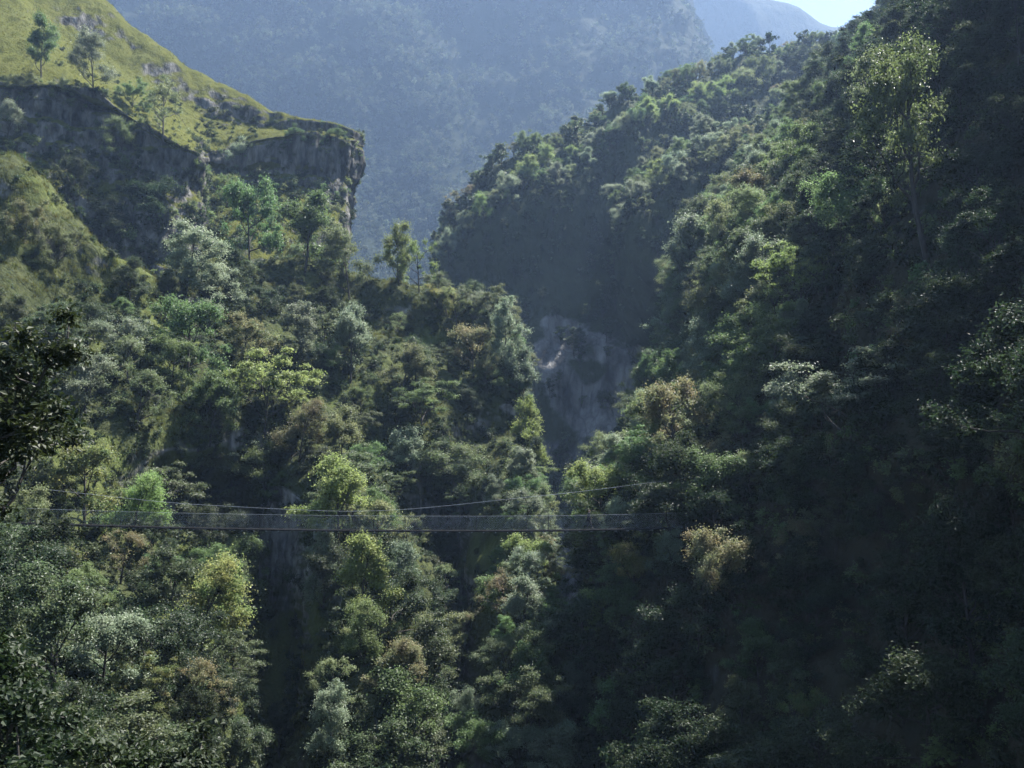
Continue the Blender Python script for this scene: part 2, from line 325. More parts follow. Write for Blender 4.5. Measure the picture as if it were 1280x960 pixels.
# far mountainside and the pale ridge beyond it
landform('mountain', "mountain", [
 [(-700, 160, 2000), (-100, 160, 2000), (300, 160, 2000), (520, 160, 1950), (680, 160, 1900), (800, 150, 1800), (860, 140, 1650), (930, 130, 1500)],
 [(-700, -190, 1460), (-100, -140, 1430), (300, -90, 1400), (520, -70, 1380), (680, -60, 1340), (790, -40, 1310), (832, -15, 1280), (850, 0, 1400)],
 [(-700, -100, 1330), (-100, -60, 1300), (300, -20, 1290), (520, 0, 1260), (680, 10, 1230), (800, 22, 1200), (862, 42, 1170), (880, 52, 1330)],
 [(-700, 60, 1220), (-100, 60, 1190), (300, 75, 1190), (520, 90, 1160), (680, 95, 1140), (800, 90, 1110), (872, 84, 1090), (905, 90, 1230)],
 [(-700, 220, 1080), (-100, 200, 1070), (300, 190, 1080), (520, 190, 1050), (680, 180, 1020), (800, 170, 1000), (900, 140, 1000), (1000, 130, 1100)],
 [(-700, 330, 940), (-100, 320, 930), (300, 310, 940), (520, 300, 920), (680, 280, 880), (800, 260, 860), (920, 220, 860), (1050, 200, 900)],
 [(-700, 560, 760), (-100, 520, 740), (300, 480, 740), (520, 460, 730), (680, 440, 700), (800, 420, 690), (920, 400, 690), (1050, 380, 700)],
 [(-700, 900, 560), (-100, 900, 540), (300, 900, 540), (520, 900, 540), (680, 900, 520), (800, 900, 520), (920, 900, 520), (1050, 900, 520)],
], 260, 220, M_far, 26, 240, 41, octs=7)
landform('skyline', "mountain", [
 [(600, 300, 2500), (800, 300, 2500), (900, 300, 2500), (980, 300, 2500), (1060, 300, 2500), (1150, 300, 2500), (1400, 300, 2500)],
 [(600, -90, 2000), (800, -55, 1980), (915, -8, 1960), (975, 22, 1950), (1025, 42, 1940), (1100, 62, 1940), (1400, 120, 1940)],
 [(600, 80, 1800), (800, 85, 1780), (900, 95, 1760), (975, 100, 1750), (1040, 110, 1740), (1120, 120, 1740), (1400, 160, 1740)],
 [(600, 500, 1500), (800, 500, 1500), (900, 500, 1500), (980, 500, 1500), (1060, 500, 1500), (1150, 500, 1500), (1400, 500, 1500)],
], 120, 90, M_far, 10, 220, 61)
# valley floor under everything, out to the horizon
gs = 3600
V = []; n = 60
gx, gy = np.meshgrid(np.linspace(-gs, gs, n), np.linspace(-gs*.5, gs*.9, n))
gz = -95+6*vnoise(np.stack([gx/300, gy/300, gx*0], -1), 3)
i = np.arange(n-1)[:, None]*n+np.arange(n-1)[None]
tag(link("ground", mesh_np("ground", np.stack([gx, gy, gz], -1).reshape(-1, 3), [np.stack([i, i+1, i+n+1, i+n], -1).reshape(-1, 4)], [M_far], None, True)), kind='structure')

def hit(px, py, keys=('left', 'meadow', 'right', 'ridge', 'rib', 'mountain', 'skyline')):
    best = None
    for k in keys:
        h = LAND[k]['bvh'].ray_cast(Vector((0, 0, 0)), ray(px, py))
        if h[0] is not None and (best is None or h[3] < best[1]): best = (np.array(h[0]), h[3], k, np.array(h[1]))
    return best

# ------------------------------------------------------------------ plants
def leaves(C, rad, n, size, flat=.65, g=rng, updir=1.0):
    """n leaf quads spread through ellipsoidal clumps with centres C and radii rad"""
    k = len(C); w = rad**2; which = g.choice(k, n, p=w/w.sum())
    d = g.normal(size=(n, 3)); d /= np.linalg.norm(d, axis=1, keepdims=True)
    r = rad[which]*np.minimum(np.abs(g.normal(size=n))*.42+.28*g.random(n), 1.45)
    pos = C[which]+d*r[:, None]*np.array([1, 1, flat])
    nor = g.normal(size=(n, 3))*.75+d*.45+np.array([0, 0, updir]); nor /= np.linalg.norm(nor, axis=1, keepdims=True)
    t = np.cross(nor, g.normal(size=(n, 3))); t /= np.linalg.norm(t, axis=1, keepdims=True); b = np.cross(nor, t)
    s = size*(.6+.8*g.random(n))[:, None]
    fold = nor*s*.12
    V = np.stack([pos-t*s*.5, pos-b*s*.3+t*s*.05+fold, pos+t*s*.5, pos+b*s*.3+t*s*.05+fold], 1).reshape(-1, 3)
    F = np.arange(n*4).reshape(-1, 4)
    return V, F
def branch(g, p, d, L, r0, r1, k=5, up=.15, wob=.18):
    pts = [np.array(p, float)]; d = np.array(d, float); d /= np.linalg.norm(d); seg = 6
    for i in range(seg):
        d = d+g.normal(size=3)*wob+np.array([0, 0, up]); d /= np.linalg.norm(d); pts.append(pts[-1]+d*L/seg)
    return np.array(pts), np.linspace(r0, r1, seg+1)
def tree_data(seed, H=9., spread=.45, base=.22, nl=8, leaf=.26, nleaf=9000, clump=1.1, lean=.05, flat=.65, sub=3, trunkr=.17, updir=1.0):
    """trunk with limbs (V,F) and crown of leaves (V,F); stands on the origin, H tall"""
    g = np.random.default_rng(seed); mb = MB()
    d0 = np.array([g.normal()*lean, g.normal()*lean, 1.])
    tp, tr = branch(g, (0, 0, -.6), d0, H*.78, trunkr, trunkr*.3, up=.1, wob=.09); mb.tube(tp, tr, 7)
    cs, rs = [], []
    az = g.random()*6.28
    for i in range(nl):
        f = base+(.92-base)*(i/(nl-1))**.9; j = f*6; a = tp[int(min(5, j))]*(1-(j-int(j)))+tp[min(6, int(j)+1)]*(j-int(j))
        az += 2.4+g.normal()*.5
        reach = H*spread*(1.15-.75*abs(f-.42)*1.5)*(.65+.6*g.random())
        el = .25+.9*f
        dr = np.array([math.cos(az), math.sin(az), el])
        bp, br = branch(g, a, dr, reach, trunkr*.5*(1.1-f*.5), trunkr*.14, up=.10, wob=.2); mb.tube(bp, br, 5)
        cs.append(bp[-1]); rs.append(clump*(.75+.5*g.random()))
        for q in range(sub):
            st = bp[2+int(g.integers(0, 4))]; dd = (bp[-1]-bp[0])/reach+g.normal(size=3)*.7; 
            sp, sr = branch(g, st, dd, reach*(.35+.35*g.random()), trunkr*.2, trunkr*.07, up=.08, wob=.25); mb.tube(sp, sr, 4)
            cs.append(sp[-1]); rs.append(clump*(.55+.5*g.random()))
            if g.random() < .6: cs.append(sp[3]); rs.append(clump*(.35+.4*g.random()))
    cs.append(tp[-1]+[0, 0, .2]); rs.append(clump*.9)
    C, rad = np.array(cs), np.array(rs)
    return (np.concatenate(mb.V), np.concatenate(mb.F4)), leaves(C, rad, nleaf, leaf, flat, g, updir)
def bush_data(seed, r=1., nleaf=500, leaf=.2, n=9):
    g = np.random.default_rng(seed); mb = MB(); cs, rs = [], []
    for i in range(n):
        a = g.random()*6.28; el = .4+1.4*g.random()
        bp, br = branch(g, (0, 0, -.2), (math.cos(a), math.sin(a), el), r*(.6+.6*g.random()), .03*r, .008*r, up=.02); mb.tube(bp, br, 4)
        cs.append(bp[-1]); rs.append(r*(.3+.25*g.random())); cs.append(bp[3]); rs.append(r*.3)
    return (np.concatenate(mb.V), np.concatenate(mb.F4)), leaves(np.array(cs), np.array(rs), nleaf, leaf, .8, g)
def tuft_data(seed, n=26, h=.7):
    g = np.random.default_rng(seed); V, F = [], []
    for i in range(n):
        a = g.random()*6.28; o = np.array([g.normal()*.22, g.normal()*.22, -.05]); l = h*(.5+.7*g.random()); k = g.random()*.5
        s = np.array([-math.sin(a), math.cos(a), 0])*.022; d = np.array([math.cos(a)*k, math.sin(a)*k, 1])
        V += [o-s, o+s, o+d*l*.6+s*.7, o+d*l*.6-s*.7, o+d*l*np.array([1.6, 1.6, 1])]
        b = 5*i; F.append([b, b+1, b+2, b+3]); 
    V = np.array(V); T = np.array([[5*i+3, 5*i+2, 5*i+4] for i in range(n)])
    return V, np.array(F), T

PROTO = {}
def proto(key, **kw):
    (tv, tf), (lv, lf) = tree_data(**kw)
    PROTO[key] = dict(trunk=mesh_np("trunk", tv, [tf], [BARK], None, True), crown=mesh_np("crown", lv, [lf], [LEAF['green']]),
                      raw=((tv, tf), (lv, lf)), H=float(lv[:, 2].max()), W=float(np.ptp(lv[:, 0])+np.ptp(lv[:, 1]))/2)
proto('round1', leaf=.21, clump=1.45, seed=1, H=9, spread=.46, nl=9, nleaf=20000)
proto('round2', leaf=.21, seed=2, H=9, spread=.5, nl=8, nleaf=18000, clump=1.74)
proto('round3', leaf=.21, clump=1.45, seed=3, H=9, spread=.42, nl=10, nleaf=20000, base=.15)
proto('oval1', leaf=.21, seed=4, H=11, spread=.32, nl=11, nleaf=20000, base=.18, clump=1.46)
proto('oval2', leaf=.21, seed=5, H=11, spread=.28, nl=12, nleaf=18000, base=.12, clump=1.38)
proto('slender', leaf=.21, seed=6, H=12, spread=.2, nl=14, nleaf=14000, base=.15, clump=1.17)
proto('sparse', leaf=.21, seed=7, H=9, spread=.5, nl=7, nleaf=6400, base=.25, clump=1.23, trunkr=.2)
proto('tallsparse', leaf=.21, seed=8, H=14, spread=.3, nl=11, nleaf=16000, base=.3, clump=1.60, trunkr=.26)
proto('low', leaf=.21, seed=9, H=6, spread=.75, nl=9, nleaf=18000, base=.12, clump=1.60, flat=.55)
proto('layer', leaf=.21, seed=10, H=8, spread=.62, nl=10, nleaf=18000, base=.2, clump=1.46, flat=.38)

def material_override(o, m):
    o.material_slots[0].link = 'OBJECT'; o.material_slots[0].material = m
def place_tree(key, pos, H, rz, leafkey, label, group=None, wide=1.0, cat="tree", name="tree"):
    p = PROTO[key]; s = H/p['H']
    t = bpy.data.objects.new(name, None); COL.objects.link(t); t.empty_display_size = .5
    t.location = pos; t.rotation_euler = (0, 0, rz); t.scale = (s*wide, s*wide, s)
    tag(t, label, cat, group)
    for part in ('trunk', 'crown'):
        c = link(part, p[part], t)
        if part == 'crown': material_override(c, LEAF[leafkey])
    return t
HERO = []   # crown centre px, py, crown width, crown height in photo pixels, kind, leaf colour, label, group
def H_(cx, cy, w, h, key, leaf, label, group="trees on the gorge slopes", keys=None, drop=.58): HERO.append((cx, cy, w, h, key, leaf, label, group, keys, drop))

L_, R_, M_ = ('left',), ('right',), ('ridge', 'rib')
gl, gr, gm = "trees on the left slope", "trees on the right slope", "trees along the ridge crests"
# --- upper meadow and crags
H_(52, 50, 46, 70, 'oval1', 'green', "upright green tree high on the meadow above the left crag", gl, ('meadow',))
H_(118, 72, 66, 66, 'round2', 'pale', "pale grey-green tree on the meadow behind the left crag", gl, ('meadow',))
H_(204, 128, 60, 66, 'sparse', 'olive', "sparse tree with dark forked limbs on the lip between the two crags", gl, ('meadow',))
H_(8, 150, 44, 50, 'round1', 'pale', "pale tree clinging to the left crag at the photo's edge", gl, ('meadow',), .45)
H_(420, 166, 30, 14, 'low', 'green', "low bush on top of the square crag's tip", gl, ('meadow',))
H_(30, 100, 46, 24, 'low', 'olive', "olive shrub along the top edge of the left crag", gl, ('meadow',))
H_(285, 232, 54, 40, 'low', 'yellow', "yellowish shrub at the foot of the gap between crags", gl, ('meadow', 'left'))
H_(165, 112, 50, 34, 'low', 'green', "green shrub on the meadow left of the forked sparse tree", gl, ('meadow',))
H_(70, 108, 46, 30, 'low', 'olive', "olive shrub overhanging the middle of the left crag", gl, ('meadow',))
H_(150, 165, 54, 46, 'low', 'green', "green shrub hanging on the left crag below the forked tree", gl, ('meadow',))
H_(92, 215, 62, 52, 'low', 'dark', "dark shrub growing halfway down the left crag's face", gl, ('meadow',))
H_(300, 192, 46, 36, 'low', 'pale', "pale shrub at the square crag's left end", gl, ('meadow',))
H_(368, 166, 30, 18, 'low', 'green', "small green shrub on the square crag's rim", gl, ('meadow',))
H_(185, 245, 74, 62, 'round1', 'dark', "dark bushy tree in the shade at the left crag's foot", gl, ('meadow',))
H_(135, 272, 70, 56, 'round3', 'dark', "dark low tree behind the grassy left spur, under the crag", gl, ('meadow',))
# --- wooded spur under the square crag
H_(312, 250, 72, 86, 'round1', 'green', "rounded green tree under the square crag, first of the spur row", gl, L_)
H_(380, 280, 84, 90, 'oval1', 'green', "broad green tree directly below the square crag", gl, L_)
H_(438, 318, 74, 86, 'round2', 'olive', "olive tree with clear dark trunk on the grassy spur ledge", gl, L_)
H_(452, 268, 34, 50, 'oval2', 'pale', "small hazy tree peeping out below the square crag's tip", gl, L_)
H_(500, 300, 40, 56, 'round3', 'bright', "small bright tree on the spur skyline, upper of a pair", gl, L_)
H_(524, 326, 42, 60, 'sparse', 'bright', "small airy tree on the spur skyline, lower of a pair", gl, L_)
H_(232, 308, 84, 72, 'round3', 'pale', "pale tree in front of the dark hollow below the left crag", gl, L_)
H_(285, 330, 44, 60, 'round1', 'dark', "dark tree between the hollow and the spur row", gl, L_)
H_(255, 352, 92, 58, 'low', 'pale', "spreading pale tree at the end of the grassy left spur", gl, L_)
H_(560, 372, 64, 36, 'low', 'yellow', "yellow-green bush on the spur skyline above the gorge", gl, L_)
H_(598, 378, 52, 40, 'low', 'pale', "pale bush where the spur skyline starts to drop", gl, L_)
# --- upper left slope
H_(70, 300, 60, 50, 'low', 'olive', "olive shrub on the face of the grassy left spur", gl, L_)
H_(30, 270, 56, 50, 'low', 'russet', "russet shrub on the grassy left spur at the photo's edge", gl, L_)
H_(235, 410, 92, 90, 'round1', 'green', "green tree below the grassy spur's end, with a visible stem", gl, L_)
H_(160, 420, 78, 66, 'round2', 'pale', "silvery tree left of the green one below the grassy spur", gl, L_)
H_(108, 470, 70, 80, 'oval1', 'pale', "tall silvery tree low on the face of the left spur", gl, L_)
H_(170, 490, 74, 70, 'sparse', 'olive', "thin olive tree showing its bent stem, left slope", gl, L_)
H_(300, 420, 70, 64, 'round3', 'russet', "russet-tinged tree on the open bank below the hollow", gl, L_)
H_(372, 410, 62, 72, 'oval2', 'pale', "silvery upright tree below the spur's grass ledge", gl, L_)
H_(438, 420, 62, 88, 'oval1', 'pale', "pale narrow tree beside the dark gully below the grass ledge", gl, L_)
H_(330, 480, 128, 92, 'layer', 'bright', "spreading bright green tree in the middle of the left slope", gl, L_)
H_(262, 500, 84, 76, 'round1', 'green', "mid-green tree touching the spreading bright one's left side", gl, L_)
H_(372, 530, 84, 74, 'round2', 'russet', "brownish olive tree below the spreading bright green tree", gl, L_)
H_(290, 560, 86, 60, 'layer', 'pale', "silver-leaved low tree over the dark gap, left slope", gl, L_)
H_(335, 580, 80, 66, 'round3', 'green', "green tree over the dark gap behind the bridge's left third", gl, L_)
H_(425, 545, 62, 80, 'oval1', 'olive', "olive tree with reddish top above the yellow-green bridge tree", gl, L_)
H_(500, 455, 76, 58, 'round2', 'olive', "wide olive tree under the rock step below the grass ledge", gl, L_)
H_(528, 500, 92, 60, 'layer', 'green', "flat-topped green tree in the middle of the gorge-side slope", gl, L_)
H_(510, 560, 70, 56, 'round3', 'pale', "pale tree hanging over the dark gully above the bridge", gl, L_)
H_(592, 432, 62, 62, 'round1', 'russet', "rusty-topped tree near the slope's edge over the gorge", gl, L_)
H_(584, 585, 100, 76, 'round2', 'olive', "large olive tree with reddish tips just above mid-bridge", gl, L_)
H_(632, 410, 52, 80, 'oval2', 'pale', "pale tree leading the slope's edge down into the gorge", gl, L_)
H_(648, 470, 58, 80, 'oval1', 'pale', "pale tree halfway down the slope's gorge edge", gl, L_)
H_(660, 530, 54, 70, 'oval2', 'bright', "sunlit tree at the outermost bulge of the gorge edge", gl, L_)
H_(652, 590, 40, 60, 'slender', 'pale', "thin pale tree under the bulge of the gorge edge", gl, L_)
# --- around and below the bridge, left
H_(106, 590, 104, 96, 'round1', 'yellow', "yellow-green tree above the bridge's left end", gl, L_)
H_(160, 630, 90, 92, 'round2', 'bright', "bright green tree crossed by the bridge's left part", gl, L_)
H_(40, 640, 74, 70, 'round3', 'olive', "pale olive tree at the bridge's left end", gl, L_)
H_(60, 706, 74, 66, 'round1', 'yellow', "tree with orange-yellow leaves just under the bridge's left end", gl, L_)
H_(150, 690, 76, 60, 'sparse', 'russet', "brown half-bare tree under the bridge beside the yellow one", gl, L_)
H_(424, 620, 92, 104, 'oval1', 'bright', "tall yellow-green tree rising behind the bridge's middle left", gl, L_)
H_(468, 640, 56, 66, 'round3', 'green', "darker small tree right of the tall yellow-green bridge tree", gl, L_)
H_(210, 590, 60, 50, 'low', 'russet', "dim brownish shrub in the shade above the bridge", gl, L_)
H_(245, 752, 132, 128, 'round2', 'yellow', "big round tree with yellowing right side below the bridge", gl, L_)
H_(128, 800, 112, 96, 'round1', 'pale', "pale tree low at left, beside the big yellowing one", gl, L_)
H_(170, 850, 80, 70, 'layer', 'yellow', "yellow-tipped tree under the low pale one at left", gl, L_)
H_(240, 860, 80, 80, 'sparse', 'russet', "brown thinning tree below the big yellowing one", gl, L_)
H_(404, 700, 60, 96, 'oval2', 'pale', "pale narrow tree hanging below the bridge, edge of the dark gully", gl, L_)
H_(454, 720, 84, 104, 'oval1', 'bright', "sunny green tree just beneath the bridge's middle left", gl, L_)
H_(510, 720, 50, 90, 'slender', 'pale', "slim pale tree beneath the bridge, beside the dark shaded gully", gl, L_)
H_(455, 785, 74, 74, 'round3', 'green', "green tree midway down between bridge and the rusty-topped one", gl, L_)
H_(496, 826, 78, 66, 'round1', 'russet', "tree with rusty orange top low below the bridge", gl, L_)
H_(510, 905, 106, 128, 'oval1', 'green', "tall green tree under the rusty orange-topped one", gl, L_)
H_(582, 892, 64, 76, 'round2', 'pale', "lone pale tree standing out in the dark shaded gully", gl, L_)
H_(414, 900, 64, 92, 'oval2', 'pale', "pale leafy tree low in the left shaded gully", gl, L_)
H_(350, 905, 66, 60, 'low', 'dark', "dark shrub in the left shaded gully", gl, L_)
H_(560, 800, 60, 70, 'slender', 'olive', "dim thin tree on the shaded gully's side", gl, L_)
H_(655, 640, 66, 62, 'round3', 'pale', "pale tree right behind the bridge at the gorge edge", gl, L_)
H_(664, 700, 68, 72, 'round1', 'bright', "sunlit tree just under the bridge, top of the lit leafy rib", gl, L_)
H_(656, 760, 70, 80, 'oval1', 'pale', "grey-green tree second down the lit leafy rib", gl, L_)
H_(668, 820, 68, 80, 'oval2', 'green', "greener tree third down the lit leafy rib", gl, L_)
H_(678, 880, 72, 84, 'round2', 'olive', "olive tree fourth down the lit leafy rib", gl, L_)
H_(690, 950, 74, 80, 'oval1', 'pale', "pale tree at the foot of the lit leafy rib", gl, L_)
# --- right slope, leaf colours lighter at the sunny edge, darker for shade
H_(750, 614, 82, 84, 'round1', 'bright', "sunlit tree behind the walking person", gr, R_)
H_(775, 575, 62, 66, 'oval1', 'pale', "pale tree on the right slope's edge above the person", gr, R_)
H_(800, 620, 64, 60, 'round2', 'green', "green tree above the bridge's right end", gr, R_)
H_(776, 645, 62, 54, 'low', 'pale', "silvery bush just right of the person at deck level", gr, R_)
H_(790, 708, 62, 84, 'oval1', 'yellow', "yellow-leaved tree hanging under the bridge's right end", gr, R_)
H_(842, 690, 54, 66, 'round3', 'pale', "silvery tree under the bridge's far right end", gr, R_)
H_(752, 770, 54, 70, 'slender', 'bright', "lit slim tree on the right rock edge below the bridge", gr, R_)
H_(738, 860, 46, 60, 'low', 'pale', "pale bush on the right rock edge low in the gorge", gr, R_)
H_(780, 800, 60, 60, 'low', 'dark', "dark bush on the shaded right rock below the bridge", gr, R_)
H_(848, 520, 104, 112, 'round1', 'russet', "large tree with whitish and rusty leaves at the right slope's edge", gr, R_)
H_(885, 450, 66, 50, 'round3', 'yellow', "yellow-green tree above the large whitish rusty one", gr, R_)
H_(862, 325, 74, 108, 'slender', 'pale', "slender pale tree with a thin straight stem on the right slope's edge", gr, R_)
H_(838, 400, 52, 70, 'oval2', 'pale', "hazy pale tree under the slender straight-stemmed one", gr, R_)
H_(805, 468, 46, 66, 'oval2', 'green', "hazy green tree lowest along the upper right slope edge", gr, R_)
H_(915, 280, 76, 70, 'round2', 'olive', "olive tree right above the slender straight-stemmed one", gr, R_)
H_(955, 235, 80, 72, 'round1', 'russet', "brown-tinged tree on the right slope's edge, below the skyline", gr, R_)
H_(1010, 185, 84, 70, 'round3', 'green', "rounded tree high on the right slope's edge", gr, R_)
H_(1085, 130, 100, 130, 'tallsparse', 'olive', "leaning thin-crowned tree with dark bent limbs, upper right slope", gr, R_)
H_(1162, 150, 150, 270, 'tallsparse', 'green', "tallest tree on the right slope, dark forked trunk against leaves", gr, R_)
H_(1090, 52, 56, 46, 'round1', 'green', "rounded tree on the skyline right of the sky gap", gr, R_)
H_(1136, 24, 56, 50, 'round2', 'olive', "olive tree topping the right slope beside the sky gap", gr, R_)
H_(960, 330, 96, 76, 'round1', 'pale', "glinting tree right of the slender straight-stemmed one", gr, R_)
H_(1005, 345, 110, 90, 'layer', 'bright', "brighter green tree in the middle of the right slope", gr, R_)
H_(1050, 260, 110, 90, 'round2', 'green', "green tree left of the tallest tree's trunk, well above the wide glinting one", gr, R_)
H_(945, 410, 90, 70, 'round3', 'green', "green tree between the bright one and the yellow-green one", gr, R_)
H_(1062, 490, 180, 100, 'layer', 'pale', "wide flat tree with silvery glinting leaves in the dark slope", gr, R_)
H_(930, 500, 90, 90, 'round2', 'olive', "dusky olive tree right of the whitish rusty one", gr, R_)
H_(895, 600, 96, 90, 'round1', 'green', "green tree above the bridge's hidden right anchor", gr, R_)
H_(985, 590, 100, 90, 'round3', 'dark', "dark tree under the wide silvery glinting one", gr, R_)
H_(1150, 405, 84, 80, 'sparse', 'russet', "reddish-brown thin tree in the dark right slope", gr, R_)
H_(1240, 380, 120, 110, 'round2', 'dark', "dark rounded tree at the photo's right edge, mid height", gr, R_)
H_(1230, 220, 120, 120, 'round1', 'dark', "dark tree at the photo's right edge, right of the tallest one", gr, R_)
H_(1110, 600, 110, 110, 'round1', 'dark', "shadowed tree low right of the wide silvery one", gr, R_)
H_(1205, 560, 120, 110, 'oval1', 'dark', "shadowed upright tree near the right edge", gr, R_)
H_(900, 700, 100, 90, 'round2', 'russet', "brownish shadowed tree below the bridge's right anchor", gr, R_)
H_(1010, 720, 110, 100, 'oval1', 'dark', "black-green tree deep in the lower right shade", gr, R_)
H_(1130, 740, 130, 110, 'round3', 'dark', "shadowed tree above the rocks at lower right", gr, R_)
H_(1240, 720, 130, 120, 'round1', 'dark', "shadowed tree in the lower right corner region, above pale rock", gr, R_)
H_(1010, 890, 70, 70, 'low', 'yellow', "dim yellowish shrub among the lower right rocks", gr, R_)
H_(1130, 860, 90, 70, 'low', 'dark', "dark shrub between the lower right rocks", gr, R_)
# --- crests of the wooded ridges behind, leaf colours lightened as if sunlit
ordw = ["first", "second", "third", "fourth", "fifth", "sixth", "seventh", "eighth", "ninth", "tenth", "eleventh", "twelfth", "thirteenth", "fourteenth", "fifteenth", "sixteenth", "seventeenth", "eighteenth"]
cr1 = [(560, 300, 26, 46, 'pale'), (580, 275, 34, 40, 'pale'), (606, 252, 34, 40, 'bright'), (634, 228, 38, 44, 'pale'), (662, 206, 44, 44, 'bright'), (690, 192, 44, 40, 'bright'),
       (722, 188, 36, 36, 'bright'), (748, 170, 40, 36, 'pale'), (776, 152, 40, 36, 'olive'), (806, 136, 46, 40, 'bright'), (838, 128, 40, 36, 'bright'), (868, 116, 46, 40, 'bright'), (898, 106, 46, 40, 'bright'),
       (930, 96, 46, 44, 'olive'), (960, 78, 50, 52, 'green'), (994, 72, 50, 50, 'dark'), (1024, 68, 42, 42, 'olive'), (1056, 52, 42, 40, 'green')]
for k, (x, y, w, h, c) in enumerate(cr1):
    tone = {'pale': 'pale', 'green': 'green', 'olive': 'olive', 'bright': 'bright green', 'dark': 'dark'}[c]
    H_(x, y+4, w, h, ('round1', 'round3', 'round2')[k % 3], c, f"{tone} rounded tree {ordw[k]} up the long skyline ridge from its lower tip", gm, ('ridge',))
cr2 = [(776, 262, 34, 40, 'pale'), (796, 236, 40, 40, 'pale'), (822, 212, 44, 44, 'bright'), (852, 196, 48, 44, 'pale'), (884, 180, 46, 42, 'pale'), (916, 176, 46, 44, 'olive'), (936, 162, 36, 40, 'russet')]
for k, (x, y, w, h, c) in enumerate(cr2):
    tone = {'pale': 'pale', 'green': 'green', 'bright': 'bright green', 'olive': 'olive', 'russet': 'brownish'}[c]
    H_(x, y+4, w, h, ('round2', 'round1', 'round3')[k % 3], c, f"{tone} tree {ordw[k]} up the short inner ridge from its lower end", gm, ('rib',))

taken = []
for (cx, cy, w, h, key, leaf, label, group, keys, drop) in HERO:
    if group in (gl, gr): w, h = w*1.15, h*1.15
    best = None
    for dx in (0, -.15, .15, -.3, .3, .45, -.45):
        for dy in (drop, drop+.15, drop+.3, drop-.2):
            b = hit(cx+dx*w, cy+dy*h, keys)
            if b is not None: best = b; break
        if best is not None: break
    if best is None:
        print("NO GROUND FOR", label); continue
    pos = best[0]; D = pos[1]*CP+pos[2]*SP
    p = PROTO[key]; px, py = proj(pos)
    Hm = max(1.5, (py-(cy-h*.5))*D/FPX); Wm = w*D/FPX
    wide = np.clip((Wm/p['W'])/(Hm/p['H']), .6, 1.7)
    place_tree(key, pos-np.array([0, 0, .2]), Hm, rng.random()*6.28, leaf, label, group, wide, cat="bush" if ("bush" in label or "shrub" in label) else "tree", name="bush" if ("bush" in label or "shrub" in label) else "tree")
    taken.append((*pos, Wm*.5))
taken = np.array(taken)

# ------------------------------------------------------------------ uncountable growth: instances on real ground points
def scatter_group(name, coll):
    ng = bpy.data.node_groups.new(name, 'GeometryNodeTree')
    ng.interface.new_socket("Geometry", in_out='INPUT', socket_type='NodeSocketGeometry')
    ng.interface.new_socket("Geometry", in_out='OUTPUT', socket_type='NodeSocketGeometry')
    n = ng.nodes; l = ng.links
    gi, go = n.new("NodeGroupInput"), n.new("NodeGroupOutput")
    iop = n.new("GeometryNodeInstanceOnPoints"); ci = n.new("GeometryNodeCollectionInfo")
    ci.inputs[0].default_value = coll; ci.inputs[1].default_value = True; ci.inputs[2].default_value = True
    def attr(nm, t):
        a = n.new("GeometryNodeInputNamedAttribute"); a.data_type = t; a.inputs[0].default_value = nm
        return a.outputs[0]
    l.new(gi.outputs[0], iop.inputs['Points']); l.new(ci.outputs[0], iop.inputs['Instance']); iop.inputs['Pick Instance'].default_value = True
    l.new(attr("idx", 'INT'), iop.inputs['Instance Index'])
    er = n.new("FunctionNodeEulerToRotation"); l.new(attr("rot", 'FLOAT_VECTOR'), er.inputs[0]); l.new(er.outputs[0], iop.inputs['Rotation'])
    l.new(attr("scl", 'FLOAT_VECTOR'), iop.inputs['Scale']); l.new(iop.outputs[0], go.inputs[0])
    return ng
def scatter(name, pts, coll, smin, smax, label=None, tilt=.08, squash=(.85, 1.15)):
    n = len(pts); me = bpy.data.meshes.new(name); me.vertices.add(n); me.vertices.foreach_set("co", np.asarray(pts, np.float32).ravel())
    a = me.attributes.new("idx", 'INT', 'POINT'); a.data.foreach_set("value", rng.integers(0, len(coll.objects), n).astype(np.int32))
    rot = np.stack([rng.normal(size=n)*tilt, rng.normal(size=n)*tilt, rng.random(n)*6.28], -1)
    a = me.attributes.new("rot", 'FLOAT_VECTOR', 'POINT'); a.data.foreach_set("vector", rot.astype(np.float32).ravel())
    s = smin+(smax-smin)*rng.random(n)**1.5; z = squash[0]+(squash[1]-squash[0])*rng.random(n)
    a = me.attributes.new("scl", 'FLOAT_VECTOR', 'POINT'); a.data.foreach_set("vector", np.stack([s, s, s*z], -1).astype(np.float32).ravel())
    o = link(name, me); tag(o, label, None, None, 'stuff')
    md = o.modifiers.new("growth", 'NODES'); md.node_group = scatter_group(name, coll)
    return o
def joined(name, raw, leaf):
    (tv, tf), (lv, lf) = raw
    return mesh_np(name, np.concatenate([tv, lv]), [np.concatenate([tf, lf+len(tv)])], [BARK, LEAF[leaf]], np.r_[np.zeros(len(tf)), np.ones(len(lf))])
def collection_of(name, items):
    c = bpy.data.collections.new(name)
    for k, (me) in enumerate(items):
        c.objects.link(bpy.data.objects.new(name, me))
    return c
shrub_coll = collection_of("shrubs", [joined("shrub", bush_data(100+k, 1.0, 700, .16), c) for k, c in enumerate(('dark', 'far', 'farlight', 'far', 'dark', 'farlight', 'far', 'dark'))])  # dark leaf colours paint the shade between the crowns
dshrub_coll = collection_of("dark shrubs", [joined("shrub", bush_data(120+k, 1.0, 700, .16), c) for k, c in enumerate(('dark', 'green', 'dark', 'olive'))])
wood_coll = collection_of("wood", [joined("wood", PROTO[k]['raw'], c) for k, c in (('round1', 'dark'), ('round2', 'dark'), ('round3', 'far'), ('oval1', 'green'), ('oval2', 'farlight'), ('layer', 'far'), ('low', 'dark'), ('sparse', 'russet'))])  # mostly dark leaves, painting in the right slope's shade
